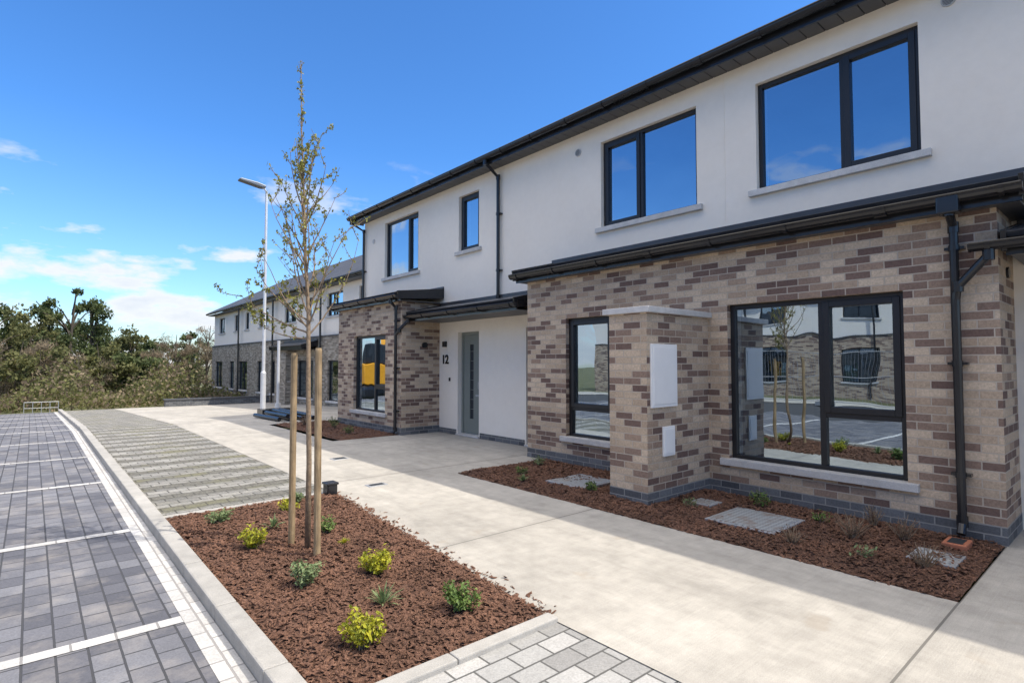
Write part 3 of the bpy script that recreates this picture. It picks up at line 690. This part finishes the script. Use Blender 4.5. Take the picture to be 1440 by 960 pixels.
# ------------------------------------------------------------------ street lamp
lx,ly=5.8,19.3; lz=gz(ly)
S=empty("street_lamp",(lx,ly,lz))
MB().tube([(lx,ly,lz-.1),(lx,ly,lz+1.3),(lx,ly,lz+1.36),(lx,ly,lz+7.35)],[0.085,0.085,0.055,0.04],14).obj("pole",WHITEPOLE,S,smooth=False)
MB().tube([(lx,ly,lz+7.3),(lx-.06,ly,lz+7.42),(lx-.2,ly,lz+7.47)],0.028,10).obj("arm",WHITEPOLE,S)
h=MB(); 
prof=[(-.88,7.57),(-.85,7.53),(-.2,7.42),(-.05,7.43),(-.05,7.50),(-.3,7.56),(-.82,7.60)]
h.profile_y([(lx+a,lz+b) for a,b in prof],ly-0.14,ly+0.14); h.obj("lantern_head",simple("lamp_grey",(0.16,0.17,0.18),0.4,0.3),S,bevel=0.02)
S=empty("metal_post",(5.95,18.3,0)); z=gz(18.3); MB().tube([(5.95,18.3,z),(5.95,18.3,z+2.3)],0.045,12).tube([(5.95,18.3,z-.02),(5.95,18.3,z+.32)],0.09,12).obj("post",WHITEPOLE,S)

W=empty("low_wall",(7,28.5,-.4)); MB().box(4.5,8.9,28.6,28.85,-1,-0.12).obj("wall",PLINTH,W); MB().box(4.45,8.9,28.55,28.9,-0.12,-0.07).obj("coping",SOFFIT,W)
Fn=empty("metal_fence",(0.3,31,-.5)); mb=MB()
for k in range(5):
    x=-0.2+k*0.28; mb.tube([(x,31,-.7),(x,31,-0.12)],0.014,6)
mb.tube([(-.2,31,-.13),(.92,31,-.13)],0.015,6); mb.tube([(-.2,31,-.38),(.92,31,-.38)],0.012,6); mb.obj("rails",GALV,Fn)

X=empty("excavator",(-4.2,31.5,0)); z0=gz(31.5)-0.12
m=MB().box(-6.4,-2.5,30.3,33.2,z0+0.9,z0+2.1); m.box(-6.2,-4.6,30.4,31.6,z0+2.1,z0+3.0)
m.tube([(-4.4,32.7,z0+2),(-5.4,32.9,z0+4.4),(-7.6,33.2,z0+4.2)],[.32,.3,.22],4); m.tube([(-7.6,33.2,z0+4.2),(-8.2,33.3,z0+1.4)],[.22,.16],4); m.obj("body_and_boom",YELLOW,X,bevel=0.06)
MB().box(-6.6,-2.3,30.1,30.8,z0,z0+.85).box(-6.6,-2.3,32.7,33.4,z0,z0+.85).obj("tracks",BLACK,X,bevel=0.25)
MB().box(-4.4,-2.9,30.5,31.7,z0+2.1,z0+3.3).obj("cab",DARK,X,bevel=0.08)
MB().tube([(-8.0,33.3,z0+1.5),(-8.6,33.3,z0+1.1),(-8.5,33.3,z0+.5),(-7.8,33.3,z0+.4)],[.3,.4,.4,.2],6).obj("bucket",BLACK,X)

# ------------------------------------------------------------------ background trees
def bgtree(w,leafs,x,y,h,spread,dens=1.0,conif=False,bare=False):
    z=gz(y)-0.1; top=Vector((x+U(-.3,.3),y,z+h))
    w.tube([(x,y,z),(x+U(-.15,.15),y,z+h*.5),tuple(top)],[0.02*h,0.013*h,0.004*h],6,False)
    blobs=[]
    nb=int(26*dens)
    for k in range(nb):
        t=U(0.12,0.97); a=U(0,6.28)
        env=(1.08-t*0.85) if conif else math.sqrt(max(0.06,1-(2*(t-.08)/0.98-1)**2))
        rr=spread*env*U(0.3,1.1)
        c=Vector((x+rr*math.cos(a),y+rr*math.sin(a)*.8,z+h*t)); blobs.append((c,spread*U(0.14,0.34)))
        w.tube([(x,y,z+h*max(.08,t-.2)),tuple((Vector((x,y,z+h*max(.08,t-.12)))+c)/2),tuple(c)],[0.007*h,0.005*h,0.002*h],4,False)
    for c,r in blobs:
        for k in range(int((90 if bare else 150)*dens)):
            d=Vector((random.gauss(0,1),random.gauss(0,1),random.gauss(0,0.5 if conif else 0.7))); d=d.normalized()*r*R()**0.5*(1.25 if R()<.2 else 1)
            p=c+d; s=U(0.05,0.14); q=Euler((U(-1.5,1.5),U(-1.5,1.5),U(0,6.28))).to_matrix()
            if bare: A=[(-s*2,0,0),(0,-s*.14,0),(s*2,0,0),(0,s*.14,0)]
            else: A=[(-s,-s*.5,0),(s*.3,-s*.7,0),(s,s*.2,0),(-s*.2,s*.6,0)]
            leafs.face([p+q@Vector(v) for v in A])
T1=empty("distant_trees",(0,50,0)); w=MB(); l1=MB(); l2=MB(); l3=MB()
def px2(xpx,y):
    t=math.atan2((xpx-720)/784.0,1.0)+0.7107; return y*math.tan(t)
for (xp,y,h,s,kind) in ((-60,48,6.8,2.8,0),(-14,46,6.0,2.2,1),(12,50,6.4,2.0,0),(42,49,5.9,1.8,1),(70,50,7.2,1.5,0),(100,50,7.9,2.3,0),(128,52,7.4,1.9,0),(155,54,5.9,1.9,1),(185,50,4.6,1.8,1),
      (215,54,4.3,1.6,0),(248,50,4.8,1.6,2),(266,54,5.3,1.3,0),(292,50,5.6,1.7,2),(318,58,6.2,2.4,2),(205,60,4.6,2.0,0),(238,62,4.7,1.9,0),(-100,48,8,3,0),(0,56,5.2,3,0),(60,60,6.0,3,1),(120,60,6,3,0),(345,62,6,3,2),(170,62,4.8,3,0),(280,66,4.9,2.4,0),(25,44,3.8,2.4,2),(140,45,3.8,2.2,1),(225,46,3.4,1.6,2),(190,45,3.0,1.6,0),(110,43,3.0,1.8,2),(60,43,3.2,1.8,1)):
    bgtree(w,(l1,l2,l3)[kind],px2(xp,y),y,h,s,1.0,conif=(kind==0 and R()<.6),bare=(kind==2))
w.obj("trunks",BARKD,T1); l1.obj("crowns_pine",L_BGD,T1); l2.obj("crowns_olive",L_BGO,T1); l3.obj("crowns_bare",L_BGB,T1)
hd=MB(); hb=MB()
for k in range(30000):
    x=U(-9,14); y=U(32,46); zt=1.0+0.8*math.sin(x*1.3)+0.5*math.sin(x*3.1+y); z=gz(y)-.1+U(0,1)**1.1*max(.5,zt)*1.15
    s=U(0.04,0.12); q=Euler((U(-1.5,1.5),U(-1.5,1.5),U(0,6.28))).to_matrix(); p=Vector((x,y,z))
    if -7<x<-1.5 and y<34.5: continue
    (hd if R()<.65 else hb).face([p+q@Vector(v) for v in ((-s,-s*.5,0),(s*.3,-s*.7,0),(s,s*.2,0),(-s*.2,s*.6,0))])
H=empty("scrub_hedge",(1,40,0)); hd.obj("leaves",L_BGO,H); hb.obj("twigs",L_BGB,H)

# ------------------------------------------------------------------ light, sky, camera
sd=Vector((0.46,-0.67,1.0)).normalized()
sun=bpy.data.lights.new("sun","SUN"); sun.energy=4.7; sun.angle=math.radians(0.5); sun.color=(1.0,0.93,0.83)
so=bpy.data.objects.new("sun",sun); so.rotation_euler=(-sd).to_track_quat('-Z','Y').to_euler(); COL.objects.link(so)
wd=bpy.data.worlds.new("World"); scene.world=wd; wd.use_nodes=True; nt=wd.node_tree
bg=nt.nodes["Background"]; bg.inputs[1].default_value=0.15
sky=N(nt,"ShaderNodeTexSky"); sky.sky_type='NISHITA'; sky.sun_disc=False
sky.sun_elevation=math.asin(sd.z); sky.sun_rotation=math.atan2(sd.x,sd.y); sky.air_density=1.0; sky.dust_density=0.6; sky.ozone_density=2.0
tc=N(nt,"ShaderNodeTexCoord"); sp=N(nt,"ShaderNodeSeparateXYZ"); nt.links.new(tc.outputs["Generated"],sp.inputs[0])
tint=ramp(nt,[(0.0,(0.58,0.62,0.68)),(0.10,(0.46,0.64,0.82)),(0.35,(0.29,0.56,0.86))],sp.outputs[2]).outputs[0]
skc=mix(nt,sky.outputs[0],tint,1.0,'MULTIPLY')
skc=mix(nt,skc,(1.9,1.9,1.9),1.0,'MULTIPLY')
mp=N(nt,"ShaderNodeMapping"); mp.inputs["Scale"].default_value=(1,1,2.8); nt.links.new(tc.outputs["Generated"],mp.inputs[0])
n=noise(nt,mp.outputs[0],6.0,8,0.55)
band=ramp(nt,[(0.0,1),(0.10,0.95),(0.17,0.45),(0.30,0.15),(0.36,0.0)],sp.outputs[2]).outputs[0]
thr=mth(nt,'ADD',n.outputs[0],mth(nt,'MULTIPLY',band,0.15))
cl=ramp(nt,[(0.595,0),(0.68,1)],thr).outputs[0]
cl=mth(nt,'MULTIPLY',cl,mth(nt,'MINIMUM',mth(nt,'MULTIPLY',band,2.2),0.92))
shade=ramp(nt,[(0.62,(6.4,6.5,6.7)),(0.80,(4.6,4.9,5.5))],thr).outputs[0]
shn=mix(nt,(6.4,6.5,6.7),(4.9,5.2,5.8),ramp(nt,[(0.68,0),(0.82,1)],thr).outputs[0])
col=mix(nt,skc,shn,cl)
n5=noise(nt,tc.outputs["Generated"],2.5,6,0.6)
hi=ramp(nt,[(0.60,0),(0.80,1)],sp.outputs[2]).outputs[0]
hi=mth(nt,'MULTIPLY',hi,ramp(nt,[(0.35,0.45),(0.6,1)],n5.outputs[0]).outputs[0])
col=mix(nt,col,(19.0,17.4,15.2),hi)  # bright overhead veil, added out of view as fill for the shaded facade
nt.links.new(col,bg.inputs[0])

cam=bpy.data.cameras.new("camera"); cam.sensor_width=36; cam.lens=19.6; cam.clip_end=2000; cam.clip_start=0.05
co=bpy.data.objects.new("camera",cam); COL.objects.link(co); co.location=(0,0,1.5)
a=math.atan(675/784); p=math.atan(31/784)
co.rotation_euler=(math.pi/2+p,0,-a)
scene.camera=co
scene.view_settings.view_transform='Standard'; scene.view_settings.look='None'; scene.view_settings.exposure=0
